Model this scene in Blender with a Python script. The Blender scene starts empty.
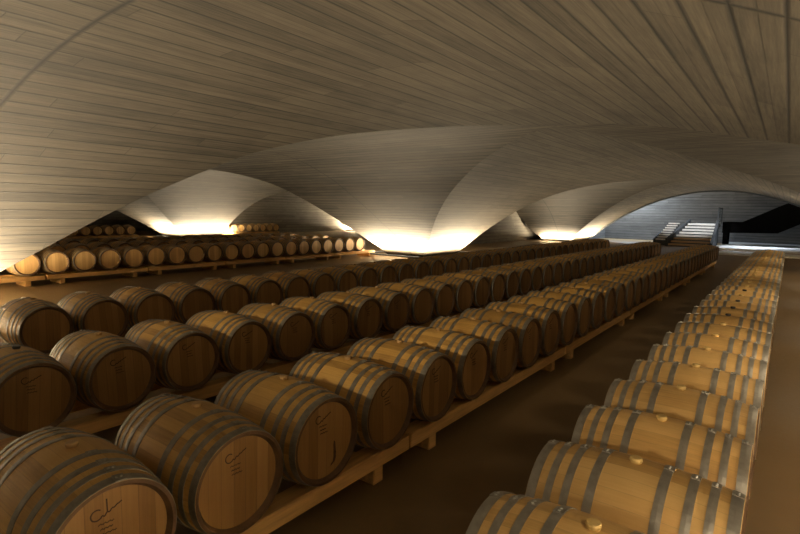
import bpy, bmesh, math, random
from mathutils import Vector, Matrix
random.seed(7)
S = bpy.context.scene
C = S.collection
PI = math.pi
H = 2.21                       # camera height above the floor

# ------------------------------------------------------------------ helpers
def link(o, parent=None):
    C.objects.link(o)
    if parent is not None:
        o.parent = parent
    return o

def mesh_from(name, verts, faces, mats, mi=None, uvs=None, smooth=False):
    me = bpy.data.meshes.new(name)
    me.from_pydata(verts, [], faces)
    for m in mats:
        me.materials.append(m)
    if mi:
        for p, i in zip(me.polygons, mi):
            p.material_index = i
    if uvs is not None:
        uv = me.uv_layers.new(name='UVMap')
        for p in me.polygons:
            for li in p.loop_indices:
                uv.data[li].uv = uvs[me.loops[li].vertex_index]
    if smooth:
        me.shade_smooth()
    me.update()
    return me

def obj(name, me, parent=None):
    return link(bpy.data.objects.new(name, me), parent)

def empty(name, loc):
    o = bpy.data.objects.new(name, None)
    o.empty_display_size = .1
    o.location = loc
    return link(o)

def tag(o, label, cat, group=None, kind=None):
    if label: o['label'] = label
    if cat: o['category'] = cat
    if group: o['group'] = group
    if kind: o['kind'] = kind
    return o

def structure(o):
    o['kind'] = 'structure'
    return o

class MB:
    """collects boxes / polygons into one mesh"""
    def __init__(s):
        s.bm = bmesh.new()
    def box(s, x0, x1, y0, y1, z0, z1, bev=0.0):
        r = bmesh.ops.create_cube(s.bm, size=1.0)
        for v in r['verts']:
            v.co = Vector(((x0 + x1) / 2 + v.co.x * (x1 - x0),
                           (y0 + y1) / 2 + v.co.y * (y1 - y0),
                           (z0 + z1) / 2 + v.co.z * (z1 - z0)))
        if bev:
            es = {e for v in r['verts'] for e in v.link_edges}
            bmesh.ops.bevel(s.bm, geom=list(es), offset=bev, segments=2, affect='EDGES')
        return s
    def prism(s, pts, d):
        """polygon pts (list of 3d) extruded by vector d"""
        a = [s.bm.verts.new(Vector(p)) for p in pts]
        b = [s.bm.verts.new(Vector(p) + Vector(d)) for p in pts]
        n = len(pts)
        s.bm.faces.new(a[::-1]); s.bm.faces.new(b)
        for i in range(n):
            s.bm.faces.new((a[i], a[(i + 1) % n], b[(i + 1) % n], b[i]))
        return s
    def mesh(s, name, mat, smooth=False):
        bmesh.ops.recalc_face_normals(s.bm, faces=s.bm.faces[:])
        me = bpy.data.meshes.new(name)
        s.bm.to_mesh(me); s.bm.free()
        me.materials.append(mat)
        if smooth: me.shade_smooth()
        return me
    def build(s, name, mat, parent=None, smooth=False):
        return obj(name, s.mesh(name, mat, smooth), parent)

# ------------------------------------------------------------------ materials
class NT:
    def __init__(s, name, rough=.7, metallic=0.0):
        s.m = bpy.data.materials.new(name)
        s.m.use_nodes = True
        s.t = s.m.node_tree
        s.b = s.t.nodes['Principled BSDF']
        s.b.inputs['Roughness'].default_value = rough
        s.b.inputs['Metallic'].default_value = metallic
    def n(s, typ, **kw):
        nd = s.t.nodes.new(typ)
        for k, v in kw.items():
            setattr(nd, k, v)
        return nd
    def l(s, a, b):
        s.t.links.new(a, b)
    def val(s, sock, x):
        if hasattr(x, 'links') or isinstance(x, bpy.types.NodeSocket):
            s.l(x, sock)
        else:
            sock.default_value = x
    def math(s, op, a, b=0.0, c=0.0, clamp=False):
        nd = s.n('ShaderNodeMath', operation=op, use_clamp=clamp)
        s.val(nd.inputs[0], a); s.val(nd.inputs[1], b); s.val(nd.inputs[2], c)
        return nd.outputs[0]
    def xyz(s, x, y, z):
        nd = s.n('ShaderNodeCombineXYZ')
        s.val(nd.inputs[0], x); s.val(nd.inputs[1], y); s.val(nd.inputs[2], z)
        return nd.outputs[0]
    def sep(s, v):
        nd = s.n('ShaderNodeSeparateXYZ'); s.l(v, nd.inputs[0]); return nd.outputs
    def noise(s, vec, scale, detail=4, rough=.6):
        nd = s.n('ShaderNodeTexNoise')
        s.l(vec, nd.inputs['Vector'])
        nd.inputs['Scale'].default_value = scale
        nd.inputs['Detail'].default_value = detail
        nd.inputs['Roughness'].default_value = rough
        return nd.outputs['Fac']
    def white(s, vec):
        nd = s.n('ShaderNodeTexWhiteNoise', noise_dimensions='3D')
        s.l(vec, nd.inputs['Vector']); return nd.outputs['Value']
    def ramp(s, fac, stops):
        nd = s.n('ShaderNodeValToRGB')
        s.l(fac, nd.inputs['Fac'])
        e = nd.color_ramp.elements
        while len(e) < len(stops): e.new(.5)
        for i, (p, c) in enumerate(stops):
            e[i].position = p; e[i].color = (*c, 1)
        return nd.outputs['Color']
    def mix(s, fac, a, b, mode='MIX'):
        nd = s.n('ShaderNodeMix', data_type='RGBA', blend_type=mode)
        s.val(nd.inputs[0], fac)
        for i, x in ((6, a), (7, b)):
            if isinstance(x, tuple): nd.inputs[i].default_value = (*x, 1)
            else: s.l(x, nd.inputs[i])
        return nd.outputs[2]
    def scale(s, col, f):
        nd = s.n('ShaderNodeVectorMath', operation='SCALE')
        s.l(col, nd.inputs[0]); s.val(nd.inputs['Scale'], f); return nd.outputs[0]
    def bump(s, h, strength, dist=.01):
        nd = s.n('ShaderNodeBump')
        nd.inputs['Strength'].default_value = strength
        nd.inputs['Distance'].default_value = dist
        s.l(h, nd.inputs['Height']); s.l(nd.outputs[0], s.b.inputs['Normal'])
    def color(s, c):
        s.val(s.b.inputs['Base Color'], (*c, 1) if isinstance(c, tuple) else c)
    def obj_co(s): return s.n('ShaderNodeTexCoord').outputs['Object']
    def uv(s): return s.n('ShaderNodeTexCoord').outputs['UV']
    def rnd(s): return s.n('ShaderNodeObjectInfo').outputs['Random']

def board_concrete(name, src, dark, light, board=.30, jx=None, along=3.6, streakw=.7, lw=1.0):
    """concrete cast against timber boards. src: 'uv' -> u along the board, v across;
    'xz'/'yz' -> horizontal boards on a wall"""
    k = NT(name, .82)
    if src == 'uv':
        x, y, _ = k.sep(k.uv())
    else:
        o = k.sep(k.obj_co())
        x, y = (o[0] if src == 'xz' else o[1]), o[2]
    row = k.math('DIVIDE', y, board)
    ri = k.math('FLOOR', row)
    fr = k.math('FRACT', row)
    off = k.math('MULTIPLY', k.white(k.xyz(ri, 3.3, 1.1)), 7.0)
    sx = k.math('DIVIDE', k.math('ADD', x, off), along)
    si = k.math('FLOOR', sx); sf = k.math('FRACT', sx)
    tone = k.white(k.xyz(ri, si, .5))
    tone2 = k.white(k.xyz(k.math('FLOOR', k.math('MULTIPLY', row, 2.0)), si, 4.5))
    streak = k.noise(k.xyz(k.math('MULTIPLY', x, .55), k.math('MULTIPLY', y, 8.5), 3.7), 1.0, 4, .7)
    # thinner strip inside each board
    fr2 = k.math('FRACT', k.math('MULTIPLY', row, 2.0))
    def line(f, w):
        d = k.math('MINIMUM', f, k.math('SUBTRACT', 1.0, f))
        return k.math('SUBTRACT', 1.0, k.math('DIVIDE', d, w), clamp=True)
    wv = k.math('MULTIPLY', k.white(k.xyz(ri, 9.1, 2.)), .045)
    g1 = line(fr, k.math('MULTIPLY', k.math('ADD', .062, wv), lw))
    g2 = k.math('MULTIPLY', line(fr2, .05), .42)
    g3 = k.math('MULTIPLY', line(sf, .003), .6)
    gap = k.math('MAXIMUM', k.math('MAXIMUM', g1, g2), g3)
    if jx is not None:
        d = k.math('ABSOLUTE', k.math('SUBTRACT', x, jx))
        gap = k.math('MAXIMUM', gap, k.math('MULTIPLY', k.math('SUBTRACT', 1.0, k.math('DIVIDE', d, .045), clamp=True), 1.0))
    grain = k.noise(k.xyz(k.math('MULTIPLY', x, 1.6), k.math('MULTIPLY', y, 34.), tone), 1.0, 5, .65)
    blot = k.noise(k.xyz(x, k.math('MULTIPLY', y, 1.8), 0.), .8, 5, .62)
    knot = k.noise(k.xyz(k.math('MULTIPLY', x, 2.2), k.math('MULTIPLY', y, 9.), tone), 1.6, 2, .5)
    f = k.math('ADD', k.math('MULTIPLY', tone, .22), k.math('MULTIPLY', grain, 1.0))
    f = k.math('ADD', f, k.math('MULTIPLY', blot, .55))
    f = k.math('ADD', f, k.math('MULTIPLY', tone2, .16))
    f = k.math('ADD', f, k.math('MULTIPLY', streak, streakw))
    f = k.math('SUBTRACT', f, .36 + streakw * .5)
    col = k.ramp(f, [(.08, dark), (.88, light)])
    kn = k.math('MULTIPLY', k.math('SUBTRACT', knot, .68, clamp=True), 3.0, clamp=True)
    dk = k.math('MAXIMUM', k.math('MULTIPLY', gap, .94), k.math('MULTIPLY', kn, .8))
    col = k.scale(col, k.math('SUBTRACT', 1.0, dk))
    k.color(col)
    h = k.math('SUBTRACT', k.math('ADD', k.math('MULTIPLY', grain, .35), k.math('MULTIPLY', tone, .4)), gap)
    k.bump(h, .3, .010)
    return k.m

def wood_barrel(name, a, b, c, rough=.55):
    k = NT(name, rough)
    u, v, _ = k.sep(k.uv())                    # u: stave number, v: metres along
    r = k.rnd()
    ui = k.math('FLOOR', u); uf = k.math('FRACT', u)
    tone = k.white(k.xyz(ui, k.math('MULTIPLY', r, 91.), .3))
    grain = k.noise(k.xyz(k.math('MULTIPLY', u, 5.), k.math('MULTIPLY', v, 2.5), k.math('MULTIPLY', r, 50.)), 1.4, 5, .65)
    blot = k.noise(k.xyz(k.math('MULTIPLY', u, .35), k.math('MULTIPLY', v, 4.), k.math('MULTIPLY', r, 33.)), 1.0, 4, .6)
    f = k.math('ADD', k.math('MULTIPLY', tone, .38), k.math('MULTIPLY', grain, .58))
    f = k.math('ADD', f, k.math('MULTIPLY', blot, .45))
    f = k.math('SUBTRACT', f, .22)
    col = k.ramp(f, [(.12, a), (.5, b), (.9, c)])
    d = k.math('MINIMUM', uf, k.math('SUBTRACT', 1.0, uf))
    gap = k.math('SUBTRACT', 1.0, k.math('DIVIDE', d, .025), clamp=True)
    col = k.scale(col, k.math('SUBTRACT', k.math('ADD', .86, k.math('MULTIPLY', r, .28)), k.math('MULTIPLY', gap, .28)))
    k.color(col)
    k.bump(k.math('SUBTRACT', k.math('MULTIPLY', grain, .3), gap), .2, .003)
    return k.m

def wood_head(name, a, b, c):
    k = NT(name, .55)
    o = k.sep(k.obj_co())
    r = k.rnd()
    u = k.math('ADD', k.math('DIVIDE', o[1], .082), k.math('MULTIPLY', r, 7.))
    ui = k.math('FLOOR', u); uf = k.math('FRACT', u)
    tone = k.white(k.xyz(ui, k.math('MULTIPLY', r, 71.), .9))
    grain = k.noise(k.xyz(k.math('MULTIPLY', u, 5.), k.math('MULTIPLY', o[2], 2.2), k.math('MULTIPLY', r, 40.)), 1.3, 5, .65)
    f = k.math('ADD', k.math('MULTIPLY', tone, .5), k.math('MULTIPLY', grain, .6))
    f = k.math('SUBTRACT', f, .05)
    col = k.ramp(f, [(.12, a), (.5, b), (.92, c)])
    d = k.math('MINIMUM', uf, k.math('SUBTRACT', 1.0, uf))
    gap = k.math('SUBTRACT', 1.0, k.math('DIVIDE', d, .03), clamp=True)
    col = k.scale(col, k.math('SUBTRACT', k.math('ADD', .88, k.math('MULTIPLY', r, .26)), k.math('MULTIPLY', gap, .4)))
    k.color(col)
    k.bump(k.math('SUBTRACT', k.math('MULTIPLY', grain, .3), gap), .3, .003)
    return k.m

def plain(name, col, rough=.6, metallic=0.0, var=.25, scale=6., stretch=(1, 1, 1)):
    k = NT(name, rough, metallic)
    o = k.sep(k.obj_co())
    v = k.xyz(*[k.math('MULTIPLY', o[i], stretch[i]) for i in range(3)])
    f = k.noise(v, scale, 5, .6)
    lo = tuple(x * (1 - var) for x in col); hi = tuple(min(1, x * (1 + var)) for x in col)
    k.color(k.ramp(f, [(.3, lo), (.7, hi)]))
    return k.m

M_ceil = board_concrete('board_marked_concrete', 'uv', (.011, .0086, .0054), (.110, .091, .062), .305, jx=2.45)
M_web = board_concrete('board_marked_concrete_cross', 'uv', (.011, .0086, .0054), (.110, .091, .062), .24, jx=-14.8, streakw=1.3, lw=2.0)
M_wallx = board_concrete('board_wall_concrete', 'xz', (.07, .063, .050), (.22, .20, .165), .24)
M_wally = board_concrete('board_wall_concrete_side', 'yz', (.07, .063, .050), (.22, .20, .165), .24)
M_hallx = board_concrete('hall_wall_concrete', 'xz', (.055, .056, .056), (.18, .18, .18), .24)
M_hally = board_concrete('hall_wall_concrete_side', 'yz', (.055, .056, .056), (.18, .18, .18), .24)
M_body = wood_barrel('aged_oak_staves', (.24, .122, .028), (.50, .285, .070), (.66, .40, .115))
M_newbody = wood_barrel('new_oak_staves', (.48, .275, .085), (.70, .435, .155), (.82, .555, .225), .45)
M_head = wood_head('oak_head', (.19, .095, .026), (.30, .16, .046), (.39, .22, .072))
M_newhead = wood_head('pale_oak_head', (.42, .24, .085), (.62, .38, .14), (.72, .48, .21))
M_chime = plain('oak_chime', (.12, .062, .024), .6, var=.3, scale=9)
M_hoop = plain('dull_steel_hoop', (.22, .20, .165), .5, .5, var=.3, scale=14)
M_newhoop = plain('galvanised_steel_hoop', (.42, .395, .35), .42, .7, var=.2, scale=14)
M_oldrivet = plain('dull_rivet', (.26, .24, .2), .5, .5, var=.1)
M_rivet = plain('bright_rivet', (.55, .55, .53), .35, .8, var=.1)
M_newbung = plain('yellow_silicone_bung', (.66, .46, .17), .5, var=.1, scale=20)
M_bung = plain('tan_wood_bung', (.40, .24, .09), .45, var=.12, scale=20)
M_bungd = plain('dark_bung', (.03, .025, .022), .5, var=.2)
M_ink = plain('burnt_brand_ink', (.05, .022, .008), .8, var=.2)
M_stain = plain('dark_wine_stain', (.09, .04, .015), .7, var=.35, scale=30)
M_rack = plain('pine_beam', (.62, .37, .13), .6, var=.22, scale=3., stretch=(9, .7, 9))
M_metal = plain('dark_steel', (.03, .034, .038), .7, .0, var=.2)
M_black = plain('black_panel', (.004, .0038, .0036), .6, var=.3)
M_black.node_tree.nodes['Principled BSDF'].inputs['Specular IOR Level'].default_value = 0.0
M_step = plain('pale_stone_step', (.62, .61, .58), .6, var=.08)
M_brown_step = plain('brown_step', (.30, .19, .09), .6, var=.15, stretch=(.6, 6, 6))
M_kerb = plain('grey_concrete_kerb', (.36, .33, .28), .8, var=.2)

def floor_mat():
    k = NT('brown_floor', .5)
    o = k.obj_co()
    a = k.noise(o, .35, 5, .6); b = k.noise(o, 18., 4, .7)
    f = k.math('ADD', k.math('MULTIPLY', a, .6), k.math('MULTIPLY', b, .4))
    k.color(k.ramp(f, [(.3, (.150, .094, .040)), (.72, (.25, .165, .074))]))
    k.l(k.ramp(b, [(.3, (.42,) * 3), (.7, (.60,) * 3)]), k.b.inputs['Roughness'])
    return k.m
M_floor = floor_mat()

def emit(name, col, s):
    k = NT(name)
    k.b.inputs['Emission Color'].default_value = (*col, 1)
    k.b.inputs['Emission Strength'].default_value = s
    return k.m

def glass_mat():
    k = NT('clear_glass', .05)
    k.color((.75, .85, .88))
    k.b.inputs['Transmission Weight'].default_value = 1.0
    k.b.inputs['IOR'].default_value = 1.2
    return k.m
M_glass = glass_mat()

# ------------------------------------------------------------------ vault profiles
def pchip(xs, ys):
    n = len(xs)
    h = [xs[i + 1] - xs[i] for i in range(n - 1)]
    d = [(ys[i + 1] - ys[i]) / h[i] for i in range(n - 1)]
    m = [0.] * n
    m[0] = d[0]; m[-1] = d[-1]
    for i in range(1, n - 1):
        if d[i - 1] * d[i] <= 0: m[i] = 0.
        else:
            w1 = 2 * h[i] + h[i - 1]; w2 = h[i] + 2 * h[i - 1]
            m[i] = (w1 + w2) / (w1 / d[i - 1] + w2 / d[i])
    def f(x):
        x = min(max(x, xs[0]), xs[-1])
        i = 0
        while i < n - 2 and x > xs[i + 1]: i += 1
        t = (x - xs[i]) / h[i]
        return ((2 * t**3 - 3 * t * t + 1) * ys[i] + (t**3 - 2 * t * t + t) * h[i] * m[i]
                + (-2 * t**3 + 3 * t * t) * ys[i + 1] + (t**3 - t * t) * h[i] * m[i + 1])
    return f

ZC, ZB = 2.0, -2.30
NL = 44
LV = [ZC - (ZC - ZB) * (i / NL) ** 2 for i in range(NL + 1)]     # crown -> floor
def flank(pts):
    """pts: (coord, z) ; returns coord as a function of z (via sqrt depth, smooth at the crown)"""
    pts = sorted(((math.sqrt(max(0, ZC - z)), c) for c, z in pts))
    return pchip_lambda([p[0] for p in pts], [p[1] for p in pts])
def pchip_lambda(a, b):
    g = pchip(a, b)
    return lambda z: g(math.sqrt(max(0., ZC - z)))
def para(c, s, a):
    return lambda z: c + s * math.sqrt(max(0., ZC - z) / a)

xml = para(-4.5, -1, .045)
xmr = para(-4.5, +1, .045)
xlr = flank([(-16.35, -2.3), (-16.5, -2.0), (-16.95, -1.48), (-17.42, -.57), (-17.95, .3), (-18.55, .98), (-19.85, 1.5), (-22.3, 1.85), (-26.1, 2.0)])
xll = para(-26.1, -1, (ZC - ZB) / 9.7 ** 2)
gN = flank([(2.45, -2.3), (3.59, -1.43), (4.41, -.73), (5.18, -.04), (6.17, .71), (6.75, 1.11), (7.43, 1.38), (8.25, 1.60), (9.16, 1.76), (10.16, 1.90), (11.8, 2.0)])
gA = flank([(11.8, 2.0), (12.6, 1.94), (13.4, 1.80), (14.26, 1.54), (15.14, 1.2), (16.15, .69), (17.29, .07), (18.43, -.6), (19.98, -1.54), (20.9, -2.3)])
gA2 = flank([(23.95, -2.3), (24.05, -1.3), (24.2, -.3), (24.45, .4), (24.95, .9), (26.3, 1.4), (28.5, 1.75), (32.5, 2.0)])
gC = flank([(32.5, 2.0), (36.2, 1.42), (38.0, .68), (39.1, .0), (39.75, -.5), (40.45, -1.1), (41.2, -1.7), (42.0, -2.3)])
gNr = flank([(4.0, -2.3), (5.5, -1.2), (7.5, .0), (8.8, .7), (9.76, 1.08), (10.65, 1.33), (11.35, 1.65), (11.8, 2.0)])
gAr = flank([(11.8, 2.0), (15.2, 1.95), (17.8, 1.87), (20.9, 1.73), (23.35, 1.45), (25.9, 1.0), (28.5, .3), (31., -.8), (33.5, -2.3)])
YNEAR, YEND = -4.0, 45.9
XL, XR = -48.0, 9.0
xl2 = lambda z: xlr(z) - 21.9
const = lambda c: (lambda z: c)

cv, cf, cuv, cmi = [], [], [], []
def web(kind, A, B0, B1, nseg, uoff=0.0):
    """kind 'y': x=A(z), y from B0(z) to B1(z), boards along y.  kind 'x': y=A(z), x from B0(z) to B1(z)"""
    base = len(cv); s = 0.; prev = None
    for z in LV:
        a = A(z); b0 = B0(z); b1 = B1(z)
        if prev: s += math.hypot(a - prev[0], z - prev[1])
        prev = (a, z)
        for j in range(nseg + 1):
            b = b0 + (b1 - b0) * j / nseg
            cv.append((a, b, z + H) if kind == 'y' else (b, a, z + H))
            cuv.append((b + (uoff(a) if callable(uoff) else uoff), s + .07))
    for i in range(NL):
        for j in range(nseg):
            q = base + i * (nseg + 1) + j
            cf.append((q, q + 1, q + nseg + 2, q + nseg + 1))
            cmi.append(0 if kind == 'y' else 1)
# boards along y: the long hall vault and the neighbouring vault on the left
web('y', xml, const(YNEAR), gN, 12, lambda x: -(.2 + .06 * (x + 4.5)))
web('y', xml, gA, gA2, 14)
web('y', xml, gC, const(YEND), 8)
web('y', xmr, const(YNEAR), gNr, 12, lambda x: -(.18 + .255 * (x + 4.5)))
web('y', xmr, gAr, const(YEND), 14)
for F in (xlr, xll, xl2):
    web('y', F, const(YNEAR), gN, 10, 40)
    web('y', F, gA, gA2, 12, 40)
    web('y', F, gC, const(YEND), 8, 40)
# boards along x: the vaults between the pillars
for G in (gN, gA, gA2, gC):
    web('x', G, xlr, xml, 14)
    web('x', G, xl2, xll, 10, 22.2)
for G in (gNr, gAr):
    web('x', G, xmr, const(XR), 12)
ceil = obj('ceiling', mesh_from('ceiling', cv, cf, [M_ceil, M_web], cmi, cuv, True))
structure(ceil)

# steel edge trim under the end arch
tv, tf = [], []
prof = [(xml(z), z) for z in LV[::-1]] + [(xmr(z), z) for z in LV[1:]]
for i, (x, z) in enumerate(prof):
    x0, z0 = prof[max(0, i - 1)]; x1, z1 = prof[min(len(prof) - 1, i + 1)]
    t = Vector((x1 - x0, z1 - z0)).normalized(); n = Vector((t.y, -t.x))
    for dy in (0., .18):
        for k in (-.10, .10):
            tv.append((x + n.x * k, YEND + dy, z + n.y * k + H))
for i in range(len(prof) - 1):
    a, b = 4 * i, 4 * i + 4
    for p, q in ((0, 1), (1, 3), (3, 2), (2, 0)):
        tf.append((a + p, a + q, b + q, b + p))
structure(obj('trim_1', mesh_from('trim_1', tv, tf, [M_metal])))

# ------------------------------------------------------------------ shell: floor, walls
structure(MB().box(XL - .3, XR + .3, YNEAR - .3, 52.3, -.2, 0).build('floor', M_floor))
structure(MB().box(XL - .3, XL, YNEAR - .3, YEND, 0, 4.6).build('wall_left', M_wally))
structure(MB().box(XR, XR + .3, YNEAR - .3, 52, 0, 6.6).build('wall_right', M_wally))
structure(MB().box(XL - .3, XR + .3, YNEAR - .6, YNEAR - .3, 0, 4.6).build('wall_near', M_wallx))
structure(MB().box(-38.9, -38.6, 24.1, 45.8, 0, 4.25).build('wall_bay_left', M_wally))
structure(MB().box(-17.9, -17.6, 24.1, 45.8, 0, 4.25).build('wall_bay', M_wally))
structure(MB().box(XL - .3, -14.1, YEND, YEND + .3, 0, 4.6).build('wall_back', M_wallx))
structure(MB().box(-14.4, -14.1, YEND + .3, 51.8, 0, 6.6).build('wall_hall_left', M_hally))
structure(MB().box(-14.4, XR + .3, 51.5, 51.8, 0, 6.6).build('wall_hall_back', M_hallx))
structure(MB().box(-14.4, XR + .3, YEND + .2, 51.8, 6.6, 6.8).build('ceiling', M_wallx))
# wall over the end arch, seen only from the stair hall
hv = [(-14.4, YEND + .2, 4.35), (XR + .3, YEND + .2, 4.35), (XR + .3, YEND + .2, 6.6), (-14.4, YEND + .2, 6.6)]
structure(MB().prism(hv, (0, .2, 0)).build('wall_over_arch', M_wallx))

# ------------------------------------------------------------------ barrel meshes
HL, RM, RE = .470, .345, .302
def rad(x): return RM - (RM - RE) * (abs(x) / HL) ** 2
SEG = 56
NST = 28

def lathe(prof, seg, mats, mi=None, smooth=True, name='m'):
    v, f = [], []
    n = len(prof)
    for j in range(seg):
        a = 2 * PI * j / seg
        for x, r in prof: v.append((x, r * math.sin(a), r * math.cos(a)))
    for j in range(seg):
        k = (j + 1) % seg
        for i in range(n - 1):
            f.append((j * n + i, j * n + i + 1, k * n + i + 1, k * n + i))
    return v, f

def body_mesh():
    xs = [-HL + 2 * HL * i / 22 for i in range(23)]
    prof = [(-HL + .035, .262), (-HL, .284)] + [(x, rad(x)) for x in xs] + [(HL, .284), (HL - .035, .262)]
    n = len(prof); v = []; f = []; uv = []; mi = []
    for j in range(SEG + 1):
        a = 2 * PI * j / SEG
        for x, r in prof:
            v.append((x, r * math.sin(a), r * math.cos(a))); uv.append((j / SEG * NST, x))
    for j in range(SEG):
        for i in range(n - 1):
            f.append((j * n + i, (j + 1) * n + i, (j + 1) * n + i + 1, j * n + i + 1))
            mi.append(1 if i < 2 or i > n - 4 else 0)
    me = mesh_from('barrel_staves', v, f, [M_body, M_chime], mi, uv)
    for p in me.polygons: p.use_smooth = p.material_index == 0
    return me

def head_mesh(s):
    bm = bmesh.new()
    bmesh.ops.create_cone(bm, cap_ends=True, segments=48, radius1=.272, radius2=.266, depth=.022)
    me = bpy.data.meshes.new('barrel_head')
    bm.transform(Matrix.Translation((s * (HL - .040), 0, 0)) @ Matrix.Rotation(s * PI / 2, 4, 'Y'))
    bm.to_mesh(me); bm.free(); me.materials.append(M_head)
    return me

def hoop_mesh(x0, x1):
    t = .0035
    p = [(x0, rad(x0) - .002), (x0, rad(x0) + t), ((x0 + x1) / 2, rad((x0 + x1) / 2) + t + .001), (x1, rad(x1) + t), (x1, rad(x1) - .002), (x0, rad(x0) - .002)]
    v, f = lathe(p, SEG, None)
    f = [q[::-1] for q in f]
    mi = [0] * len(f)
    # lapped end plate with two rivets, near the top of the barrel
    a0, a1 = .035, .20
    b = len(v)
    for i in range(5):
        a = a0 + (a1 - a0) * i / 4
        for x in (x0 - .001, x1 + .001):
            for dr in (0, t + .005):
                r = rad(x) + dr
                v.append((x, r * math.sin(a), r * math.cos(a)))
    for i in range(4):
        q = b + 4 * i
        for m, n in ((0, 1), (1, 3), (3, 2)):
            f.append((q + m, q + n, q + 4 + n, q + 4 + m)); mi.append(0)
    f += [(b, b + 2, b + 3, b + 1), (b + 16, b + 17, b + 19, b + 18)]; mi += [0, 0]
    xm = (x0 + x1) / 2
    for a in (.075, .145):
        c = len(v); r = rad(xm) + t + .005
        for k in range(8):
            ang = 2 * PI * k / 8
            for rr, hh in ((.0075, 0), (.005, .005)):
                da = rr * math.sin(ang) / r
                v.append((xm + rr * math.cos(ang), (r + hh) * math.sin(a + da), (r + hh) * math.cos(a + da)))
        for k in range(8):
            n = (k + 1) % 8
            f.append((c + 2 * k, c + 2 * n, c + 2 * n + 1, c + 2 * k + 1)); mi.append(1)
        f.append(tuple(c + 2 * k + 1 for k in range(8))); mi.append(1)
    me = mesh_from('hoop', v, f, [M_hoop, M_oldrivet], mi)
    return me

def bung_mesh(mat):
    z0 = RM - .012
    p = [(0, .0005), (0, .026), (.016, .028), (.020, .031), (.030, .031), (.037, .027), (.039, .0005)]
    v, f = [], []
    seg = 20; n = len(p)
    for j in range(seg):
        a = 2 * PI * j / seg
        for z, r in p: v.append((r * math.cos(a), r * math.sin(a), z0 + z))
    for j in range(seg):
        k = (j + 1) % seg
        for i in range(n - 1): f.append((j * n + i, k * n + i, k * n + i + 1, j * n + i + 1))
    return mesh_from('bung', v, f, [mat], smooth=False)

def stroke(vs, fs, pts, w, x):
    """flat ribbon along pts (y,z) on the plane x, with a small thickness"""
    for i in range(len(pts) - 1):
        a = Vector(pts[i]); b = Vector(pts[i + 1])
        t = (b - a).normalized(); n = Vector((-t.y, t.x)) * w / 2
        a2 = a - t * w * .3; b2 = b + t * w * .3
        c = len(vs)
        for p in (a2 - n, b2 - n, b2 + n, a2 + n): vs.append((x, p.x, p.y))
        for p in (a2 - n, b2 - n, b2 + n, a2 + n): vs.append((x + .0012, p.x, p.y))
        fs += [(c + 4, c + 5, c + 6, c + 7), (c, c + 1, c + 5, c + 4), (c + 1, c + 2, c + 6, c + 5), (c + 2, c + 3, c + 7, c + 6), (c + 3, c, c + 4, c + 7)]

XH = HL - .029 + .0002
def stamp_meshes(full):
    arc = lambda cy, cz, r, a0, a1, n=14, sy=1.: [(cy + sy * r * math.cos(a0 + (a1 - a0) * i / n), cz + r * math.sin(a0 + (a1 - a0) * i / n)) for i in range(n + 1)]
    oz, oy = .165, -.03
    vs, fs = [], []
    # swash capital C whose lower end runs into a rising script line
    c = arc(oy - .040, oz, .026, .9, 5.2)
    run = []
    for i in range(26):
        t = i / 25
        run.append((oy - .022 + .095 * t, oz - .020 + .046 * t + .006 * math.sin(t * 26) * (1 - t)))
    stroke(vs, fs, c + run, .0062, XH)
    if full:
        stroke(vs, fs, [(oy + .006, oz + .062), (oy + .008, oz - .004)], .006, XH)
    out = [mesh_from('brand_script', vs, fs, [M_ink])]
    for k, (a, b) in enumerate(((-.034, .036), (-.026, .030), (-.024, .046))):
        vs, fs = [], []
        z = oz - .052 - .026 * k
        m = 20
        stroke(vs, fs, [(oy + a + (b - a) * i / m, z + (.0045 - .002 * (i % 3)) * (1 if i % 2 else -1)) for i in range(m + 1)], .0030, XH)
        out.append(mesh_from('brand_line', vs, fs, [M_ink]))
    return out

def dripstain_mesh():
    out = [(.082, -.030), (.094, -.042), (.099, -.085), (.104, -.120), (.103, -.158), (.094, -.182), (.070, -.198), (.050, -.206),
           (.054, -.192), (.072, -.178), (.080, -.150), (.079, -.105), (.077, -.060)]
    n = len(out)
    vs = [(XH, y, z) for y, z in out] + [(XH + .001, y, z) for y, z in out]
    fs = [tuple(range(n, 2 * n))] + [(i, (i + 1) % n, n + (i + 1) % n, n + i) for i in range(n)]
    return mesh_from('drip_stain', vs, fs, [M_stain])

ME_body = body_mesh()
ME_head = {1: head_mesh(1), -1: head_mesh(-1)}
HOOPS = [(.418, .468), (.335, .373), (.247, .287), (.128, .172)]
ME_hoop = [hoop_mesh(a, b) for a, b in HOOPS] + [hoop_mesh(-b, -a) for a, b in HOOPS]
def recolour(me, *mats):
    c = me.copy()
    for i, m in enumerate(mats): c.materials[i] = m
    return c
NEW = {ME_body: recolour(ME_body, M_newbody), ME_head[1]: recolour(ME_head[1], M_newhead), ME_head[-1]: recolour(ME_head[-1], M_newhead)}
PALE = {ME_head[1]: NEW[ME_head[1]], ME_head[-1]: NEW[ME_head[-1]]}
for me in ME_hoop: NEW[me] = recolour(me, M_newhoop, M_rivet)
ME_bung = {'tan': bung_mesh(M_bung), 'dark': bung_mesh(M_bungd), 'yellow': bung_mesh(M_newbung)}
ME_stamp = [stamp_meshes(True), stamp_meshes(False)]
ME_drip = dripstain_mesh()

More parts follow.
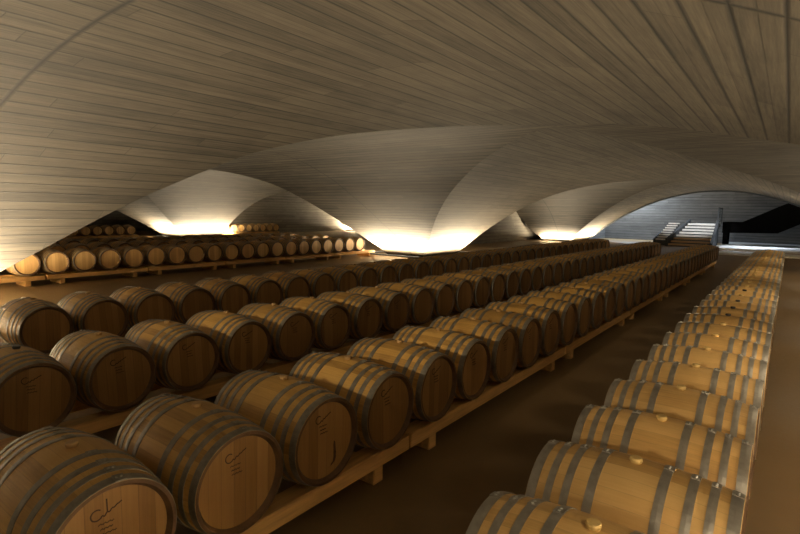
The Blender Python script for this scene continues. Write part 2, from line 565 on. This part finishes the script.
# one complete barrel; every other barrel is a copy of it with copies of its parts
AX = H - 1.598                     # height of the barrel axis
PITCH = .71
proto = empty('wine_barrel', (0, 0, 0))
def part(name, me, parent):
    o = obj(name, me, parent)
    return o
p_body = part('barrel_staves', ME_body, proto)
p_head = part('barrel_head', ME_head[1], proto)
p_rear = part('barrel_head', ME_head[-1], proto)
for me in ME_hoop: part('hoop', me, proto)
p_bung = part('bung', ME_bung['tan'], proto)
for ch in proto.children: ch.location = (0, 0, RM)
PROTO_CH = list(proto.children)
used = [False]

BACK = {v: k for k, v in NEW.items()}
def barrel(x, y, label, group, bung='tan', stamp=None, drip=False, look={}):
    if not used[0]:
        r = proto; used[0] = True; kids = PROTO_CH
    else:
        r = proto.copy(); C.objects.link(r); kids = []
        for ch in PROTO_CH:
            c = ch.copy(); C.objects.link(c); c.parent = r; kids.append(c)
    r.location = (x + random.uniform(-.006, .006), y, AX - RM)
    r.rotation_euler = (0, 0, random.uniform(-.008, .008))
    roll = random.gauss(0, .03)
    for c in kids:
        c.rotation_euler = (roll, 0, 0)
        if c.data in look: c.data = look[c.data]
        elif c.data in BACK: c.data = look.get(BACK[c.data], BACK[c.data])
        if c.name.startswith('bung'):
            c.data = ME_bung[bung]
            c.pop('label', None)
            if bung == 'dark': c['label'] = 'black bung'
        if c.data == ME_head[1]:
            if stamp is not None:
                
                for q, me in enumerate(ME_stamp[stamp]):
                    b = obj('brand_line' if q else 'brand_script', me, c)
                    b['label'] = 'line of small dark burnt lettering' if q else 'dark burnt maker mark in script'
            if drip:
                d = obj('drip_stain', ME_drip, c); d['label'] = 'dark wine drip stain'
    tag(r, label, 'barrel', group)
    return r

ORD = ['nearest', 'second', 'third', 'fourth', 'fifth', 'sixth', 'seventh', 'eighth', 'ninth', 'tenth', 'eleventh', 'twelfth',
       'thirteenth', 'fourteenth', 'fifteenth', 'sixteenth', 'seventeenth', 'eighteenth', 'nineteenth', 'twentieth']
def which(k, n, near='near end', far='far end'):
    if k < (n + 1) // 2:
        return ('nearest the camera' if k == 0 else ORD[k] + ' from ' + near) if near == 'near end' else ((ORD[k] if k else 'first') + ' from ' + near)
    q = n - 1 - k
    return ('last' if q == 0 else ORD[q]) + (' at ' if q == 0 else ' from ') + far

XRW, X1, X2, X3, XM = -.534, -2.904, -5.321, -7.965, -16.725
n = 33
for k in range(n):
    dark = k in (8, 9, 10, 12)
    lab = 'light oak barrel%s, %s, row right of aisle' % (' with black bung' if dark else '', which(k, n))
    barrel(XRW, 2.043 + PITCH * k, lab, 'barrels in the row right of the aisle', 'dark' if dark else 'yellow', look=NEW)
n = 37
for k in range(n):
    extra = {0: ' with large brand mark', 2: ' with drip stain on head'}.get(k, '')
    barrel(X1, 1.047 + PITCH * k, 'brown oak barrel%s, %s, row left of aisle' % (extra, which(k, n)),
           'barrels in the row left of the aisle', stamp=(0 if k == 0 else 1) if k < 9 else None, drip=(k == 2))
for k in range(n):
    barrel(X2, 1.503 + PITCH * k, 'brown oak barrel%s, %s in second row left of aisle' % (' with black bung' if k == 0 else '', which(k, n)),
           'barrels in the second row left of the aisle', 'dark' if k == 0 else 'tan', stamp=1 if k < 8 else None)
n = 37
for k in range(n):
    barrel(X3, 2.497 + PITCH * k, 'shaded oak barrel, %s in third row left of aisle' % which(k, n), 'barrels in the third row left of the aisle')
n = 20
for k in range(n):
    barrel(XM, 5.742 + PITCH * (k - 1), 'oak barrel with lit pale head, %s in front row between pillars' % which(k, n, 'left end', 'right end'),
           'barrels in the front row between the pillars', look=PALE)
for x, nm in ((XM - 2.5, 'second'), (XM - 4.95, 'third')):
    for k in range(n):
        barrel(x, 5.742 + PITCH * (k - 1) + .2, 'dark topped oak barrel, %s in %s row between pillars' % (which(k, n, 'left end', 'right end'), nm),
               'barrels in the %s row between the pillars' % nm)
# far rows along the left wall: a few pixels each
XW = -35.9
for k in range(7):
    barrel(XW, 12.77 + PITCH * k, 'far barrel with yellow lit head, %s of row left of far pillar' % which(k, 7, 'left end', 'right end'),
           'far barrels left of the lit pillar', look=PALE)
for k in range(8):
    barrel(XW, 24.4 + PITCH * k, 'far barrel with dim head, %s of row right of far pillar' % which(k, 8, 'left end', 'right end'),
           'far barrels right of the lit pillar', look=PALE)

# ------------------------------------------------------------------ pine racks
RT = AX - .337                      # beam top
def rack_meshes(L):
    fb = MB().box(.25, .41, .01, L - .01, RT - .125, RT, .006).mesh('beam', M_rack)
    rb = MB().box(-.41, -.25, .01, L - .01, RT - .125, RT, .006).mesh('beam', M_rack)
    bl = MB().box(-.36, .385, -.06, .06, 0, RT - .125, .006).mesh('block', M_rack)
    return fb, rb, bl
def rack_row(x, y0, L, cnt, rowname, group, near='near end', far='far end'):
    fb, rb, bl = rack_meshes(L)
    first = empty('barrel_rack', (x, y0, 0))
    obj('beam', fb, first); obj('beam', rb, first)
    for yy in (.40, L - .40):
        b = obj('support_block', bl, first); b.location = (0, yy, 0)
    kids = list(first.children)
    for i in range(cnt):
        if i == 0: r = first
        else:
            r = first.copy(); C.objects.link(r)
            for ch in kids:
                c = ch.copy(); C.objects.link(c); c.parent = r
            r.location = (x, y0 + L * i, 0)
        tag(r, 'low pine beam rack, %s, under %s' % (which(i, cnt, near, far), rowname), 'barrel rack', group)
rack_row(X1, -.38, 3.9, 7, 'row left of aisle', 'racks left of the aisle')
rack_row(X2, .9, 3.8, 7, 'second row left of aisle', 'racks of the second row')
rack_row(X3, 1.9, 3.8, 7, 'third row left of aisle', 'racks of the third row')
rack_row(XRW, 1.55, 3.4, 7, 'row right of aisle', 'racks right of the aisle')
rack_row(XM, 8.32 - 2.84, 2.84, 5, 'front row between the pillars', 'racks of the front row between the pillars', 'left end', 'right end')
e = rack_row(XM, 3.55, 1.9, 1, 'front row beside the near left pillar', 'racks of the front row between the pillars', 'left end', 'right end')
rack_row(XM - 2.5, 8.52 - 2.84, 2.84, 5, 'second row between the pillars', 'racks of the second row between the pillars', 'left end', 'right end')
rack_row(XM - 4.95, 8.52 - 2.84, 2.84, 5, 'third row between the pillars', 'racks of the third row between the pillars', 'left end', 'right end')
rack_row(XW, 12.3, 2.6, 2, 'far row left of far pillar', 'racks left of the far pillar', 'left end', 'right end')
rack_row(XW, 24.05, 2.85, 2, 'far row right of far pillar', 'racks right of the far pillar', 'left end', 'right end')

# ------------------------------------------------------------------ pillar foot kerbs and uplights
WARM = (1.0, .81, .545)
DOWN_FILL = 20
FLOOD_FILL = 240
M_strip = emit('warm_strip', WARM, 12.0)
def uplight(x0, y0, x1, y1, power, label):
    """strip lamp lying on the floor in a small channel, shining up"""
    L = math.hypot(x1 - x0, y1 - y0)
    cx, cy = (x0 + x1) / 2, (y0 + y1) / 2
    rz = math.atan2(y1 - y0, x1 - x0)
    e = empty('floor_uplight', (cx, cy, 0)); e.rotation_euler = (0, 0, rz)
    MB().box(-L / 2, L / 2, -.05, -.04, 0, .07).box(-L / 2, L / 2, .04, .05, 0, .07).box(-L / 2, L / 2, -.04, .04, 0, .02).build('channel', M_metal, e)
    MB().box(-L / 2 + .02, L / 2 - .02, -.025, .025, .02, .04).build('lamp_strip', M_strip, e)
    tag(e, label, 'floor light', 'uplights at the pillar feet')
    d = bpy.data.lights.new('uplight', 'AREA'); d.shape = 'RECTANGLE'; d.size = L; d.size_y = .06
    d.energy = power; d.color = WARM; d.spread = PI * .95
    l = bpy.data.objects.new('uplight', d); C.objects.link(l)
    l.location = (cx, cy, .075); l.rotation_euler = (PI, 0, rz)
def pillar(x0, x1, y0, y1, sides, power, nm, off=.85, wl=1.0):
    o = off
    if 'S' in sides: uplight(x0 - o * wl + .1, y0 - o, x1 + o - .1, y0 - o, power * (x1 - x0 + 1) / 3, 'strip uplight before the front face of ' + nm)
    if 'N' in sides: uplight(x0 - o + .1, y1 + o, x1 + o - .1, y1 + o, power * (x1 - x0 + 1) / 3, 'strip uplight behind ' + nm)
    if 'E' in sides: uplight(x1 + o, y0 - o + .1, x1 + o, y1 + o - .1, power * (y1 - y0 + 1) / 3, 'strip uplight right of ' + nm)
    if 'W' in sides: uplight(x0 - o, y0 - o + .1, x0 - o, y1 + o - .1, power * (y1 - y0 + 1) / 3, 'strip uplight left of ' + nm)
PW = 165
pillar(-16.5, -14.2, -1.0, 2.45, 'ES', PW * 2.1, 'the near left pillar')
pillar(-16.5, -14.2, -1.0, 2.45, 'N', PW * 1.1, 'the near left pillar')
pillar(-16.5, -14.2, 20.9, 23.95, 'SENW', PW, 'the middle pillar')
pillar(-16.5, -14.2, 42.3, 45.9, 'SE', PW, 'the back pillar', wl=0)
pillar(-38.5, -35.8, 20.9, 23.95, 'SEN', PW, 'the far left pillar', wl=-.5)
pillar(-38.5, -35.8, -1.0, 2.45, 'NE', PW * .5, 'the near pillar on left wall')
pillar(-38.5, -35.8, 42.3, 45.9, 'SE', PW * 2, 'the back pillar on left wall')
pillar(5.3, 7.8, 0.0, 4.0, 'NWS', PW * 1.5, 'the near right pillar')
pillar(5.3, 7.8, 33.5, 37.0, 'SWN', PW * 2.2, 'the far right pillar')
for i, nm in enumerate(('nearest', 'second', 'third', 'fourth')):  # extra uplights added out of view to light the barrels from the right
    uplight(8.2, 4.5 + 7 * i, 8.2, 10.5 + 7 * i, 45, 'added strip uplight along right wall, %s from the near pillar' % nm)
# small fill downlights added out of view to brighten the right-hand barrel row
M_fillface = emit('fill_lamp_face', WARM, 8.0)
for i, nm in enumerate(('nearest', 'second', 'third', 'fourth', 'fifth', 'sixth')):
    lx, ly = 1.2, 1.0 + 4.6 * i
    lz = ZC - .045 * (lx + 4.5) ** 2 + H
    e = empty('fill_downlight', (lx, ly, lz - .16))
    bm = bmesh.new()
    bmesh.ops.create_cone(bm, cap_ends=True, segments=24, radius1=.06, radius2=.06, depth=.20)
    bm.transform(Matrix.Translation((0, 0, .11)))
    me = bpy.data.meshes.new('housing'); bm.to_mesh(me); bm.free(); me.materials.append(M_metal); obj('housing', me, e)
    bm = bmesh.new()
    bmesh.ops.create_cone(bm, cap_ends=True, segments=24, radius1=.045, radius2=.045, depth=.008)
    bm.transform(Matrix.Translation((0, 0, .004)))
    me = bpy.data.meshes.new('lamp_face'); bm.to_mesh(me); bm.free(); me.materials.append(M_fillface); obj('lamp_face', me, e)
    tag(e, 'added black fill lamp under vault over right-hand aisle, %s from near end' % nm, 'fill_downlight', 'added downlights over the right-hand aisle')
    d = bpy.data.lights.new('fill_downlight', 'SPOT'); d.energy = DOWN_FILL; d.color = WARM; d.spot_size = math.radians(122); d.spot_blend = .35; d.shadow_soft_size = .35
    o = bpy.data.objects.new('fill_downlight_lamp', d); C.objects.link(o); o.location = (lx, ly, lz - .18)

# fill floodlights added on the near wall behind the viewpoint, one above each row
for x, tx, pw, nm in ((X2 + .3, X2, FLOOD_FILL, 'second row left of aisle'), (X1 + .2, X1, FLOOD_FILL, 'row left of aisle'), (XRW, XRW, FLOOD_FILL * .5, 'row right of aisle')):
    e = empty('fill_floodlight', (x, -3.75, 2.95))
    MB().box(-.12, .12, -.30, 0, 0, .16, .01).build('housing', M_metal, e)
    MB().box(-.10, .10, 0, .006, .02, .14).build('lamp_face', M_fillface, e)
    tag(e, 'added black wall fill lamp aimed along the %s' % nm, 'fill_floodlight', 'added floodlights on the near wall')
    d = bpy.data.lights.new('fill_floodlight', 'SPOT'); d.energy = pw; d.color = WARM; d.spot_size = math.radians(26); d.spot_blend = .9; d.shadow_soft_size = .12
    o = bpy.data.objects.new('fill_floodlight_lamp', d); C.objects.link(o); o.location = (x, -3.6, 3.03)
    o.rotation_euler = (Vector((tx, 13, .5)) - o.location).to_track_quat('-Z', 'Y').to_euler()

# ------------------------------------------------------------------ stair hall at the end
fl = empty('staircase', (-5.7, 42.4, 0))
def at(o, parent):                    # keep world-built mesh under an empty
    o.location = -parent.location
    return o
NSTEP = 8
for i in range(NSTEP):
    t0 = i / NSTEP
    y0 = 42.4 + 2.8 * t0; z1 = 1.68 * (i + 1) / NSTEP
    xl = -7.1 + 1.0 * t0
    s = MB().box(xl, -4.4, y0 - .06, y0 + .36, z1 - .125, z1, .006).build('step', M_brown_step if i < 3 else M_step, fl)  # lowest steps brown, the ones above pale
    at(s, fl)
    at(MB().box(xl + .02, -4.42, y0 + .06, y0 + .34, max(0, z1 - .30), z1 - .135).build('step_gap_shade', M_metal, fl), fl)  # dark strip standing for the shadow line under each nosing
    s['label'] = 'brown step' if i < 3 else 'pale stone step'
at(MB().box(-6.1, -4.4, 45.2, 48.2, 1.38, 1.68, .01).build('landing', M_step, fl), fl)
at(MB().prism([(-4.4, 42.2, 0), (-4.4, 45.4, 0), (-4.4, 45.4, 2.0), (-4.4, 42.2, .35)], (.16, 0, 0)).build('side_wall', M_metal, fl), fl)
at(MB().prism([(-7.25, 42.2, 0), (-6.25, 45.4, 0), (-6.25, 45.4, 2.0), (-7.25, 42.2, .55)], (.14, 0, 0)).build('side_wall', M_metal, fl), fl)
pst = MB().box(-4.36, -4.30, 45.3, 45.36, 1.9, 2.9).box(-4.36, -4.30, 48.0, 48.06, 1.68, 2.9).box(-4.36, -4.30, 45.3, 48.06, 2.86, 2.92).build('handrail', M_metal, fl)
at(pst, fl)
at(MB().box(-4.345, -4.325, 45.36, 48.0, 1.8, 2.86).build('glass_panel', M_glass, fl), fl)
tag(fl, 'pale stepped staircase with dark side walls under the far arch', 'stairs')
f2 = empty('staircase', (-7.6, 43.0, 0))
for i in range(8):
    t0 = i / 8
    y0 = 43.0 + 2.5 * t0; z1 = .34 + 1.35 * (i + 1) / 8
    s = MB().box(-8.05 + .5 * t0, -7.35 + .55 * t0, y0 - .03, y0 + .34, z1 - .10, z1, .006).build('step', M_step, f2)
    at(MB().box(-8.03 + .5 * t0, -7.37 + .55 * t0, y0 + .05, y0 + .30, 0 if i == 0 else z1 - .3, z1 - .10).build('step_gap_shade', M_metal, f2), f2)  # shadow between the steps, put in as a dark strip
    at(s, f2)
at(MB().prism([(-8.2, 42.9, 0), (-7.6, 45.6, 0), (-7.6, 45.6, 1.7), (-8.2, 42.9, .5)], (.12, 0, 0)).build('side_wall', M_metal, f2), f2)
tag(f2, 'narrow pale staircase left of the wider stairs', 'stairs')
# dark upper flight crossing on the right
ZZ = lambda p: [(x, 47.0, z + H) for x, z in p]
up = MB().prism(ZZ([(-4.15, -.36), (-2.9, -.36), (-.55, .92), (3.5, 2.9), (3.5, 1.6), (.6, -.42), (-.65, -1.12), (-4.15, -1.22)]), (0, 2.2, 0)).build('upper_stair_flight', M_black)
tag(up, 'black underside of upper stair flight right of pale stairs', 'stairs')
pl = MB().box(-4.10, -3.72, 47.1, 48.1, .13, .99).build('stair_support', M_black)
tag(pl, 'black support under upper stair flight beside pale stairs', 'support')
structure(MB().box(-4.2, XR, 35.8, 38.0, 0, .10, .01).build('trim_2', M_step))
structure(MB().box(-4.2, XR, 40.8, 51.5, 0, .13, .01).build('trim_3', M_step))

# ------------------------------------------------------------------ lights
def area(name, loc, rot, sx, sy, e, col, spread=PI):
    d = bpy.data.lights.new(name, 'AREA'); d.shape = 'RECTANGLE'; d.size = sx; d.size_y = sy
    d.energy = e; d.color = col; d.spread = spread
    o = bpy.data.objects.new(name, d); C.objects.link(o); o.location = loc; o.rotation_euler = rot
    return o
area('skylight', (-5.5, 47.6, 6.5), (math.radians(-12), 0, 0), 6.0, 1.6, 8, (.72, .86, 1.0))
area('skylight_left', (-11.8, 50.2, 6.5), (0, 0, 0), 2.4, 1.0, 230, (.70, .85, 1.0))
area('skylight_right', (-1.0, 46.7, 4.3), (math.radians(-45), 0, 0), 4.0, .4, 45, (.78, .88, 1.0), math.radians(70))
d = bpy.data.lights.new('stair_fill_spot', 'SPOT'); d.energy = 130; d.color = (.93, .96, 1.0); d.spot_size = math.radians(75); d.spot_blend = .35; d.shadow_soft_size = .08  # fill spot without a fixture, added to whiten the step fronts
o = bpy.data.objects.new('stair_fill_spot', d); C.objects.link(o); o.location = (-5.4, 42.6, 4.05)
o.rotation_euler = (Vector((-5.8, 45.0, 1.45)) - o.location).to_track_quat('-Z', 'Y').to_euler()

w = bpy.data.worlds.new('World'); S.world = w
w.use_nodes = True
w.node_tree.nodes['Background'].inputs[0].default_value = (.02, .018, .015, 1)
w.node_tree.nodes['Background'].inputs[1].default_value = .2

# ------------------------------------------------------------------ camera
cam = bpy.data.cameras.new('Camera'); co = bpy.data.objects.new('Camera', cam); C.objects.link(co)
F = Vector((-.59627, .795573, -.10736)); R = Vector((.798903, .601192, .017981)); U = Vector((-.078849, .075049, .994058))
co.matrix_world = Matrix(((R.x, U.x, -F.x, 0), (R.y, U.y, -F.y, 0), (R.z, U.z, -F.z, H), (0, 0, 0, 1)))
cam.sensor_width = 36; cam.lens = 516.75 / 800 * 36; cam.clip_end = 300
S.camera = co
S.view_settings.view_transform = 'Standard'; S.view_settings.look = 'None'
S.view_settings.gamma = 1.0; S.view_settings.use_curve_mapping = False
S.view_settings.exposure = 2.38
S.cycles.max_bounces = 12; S.cycles.diffuse_bounces = 8
S.cycles.use_denoising = True
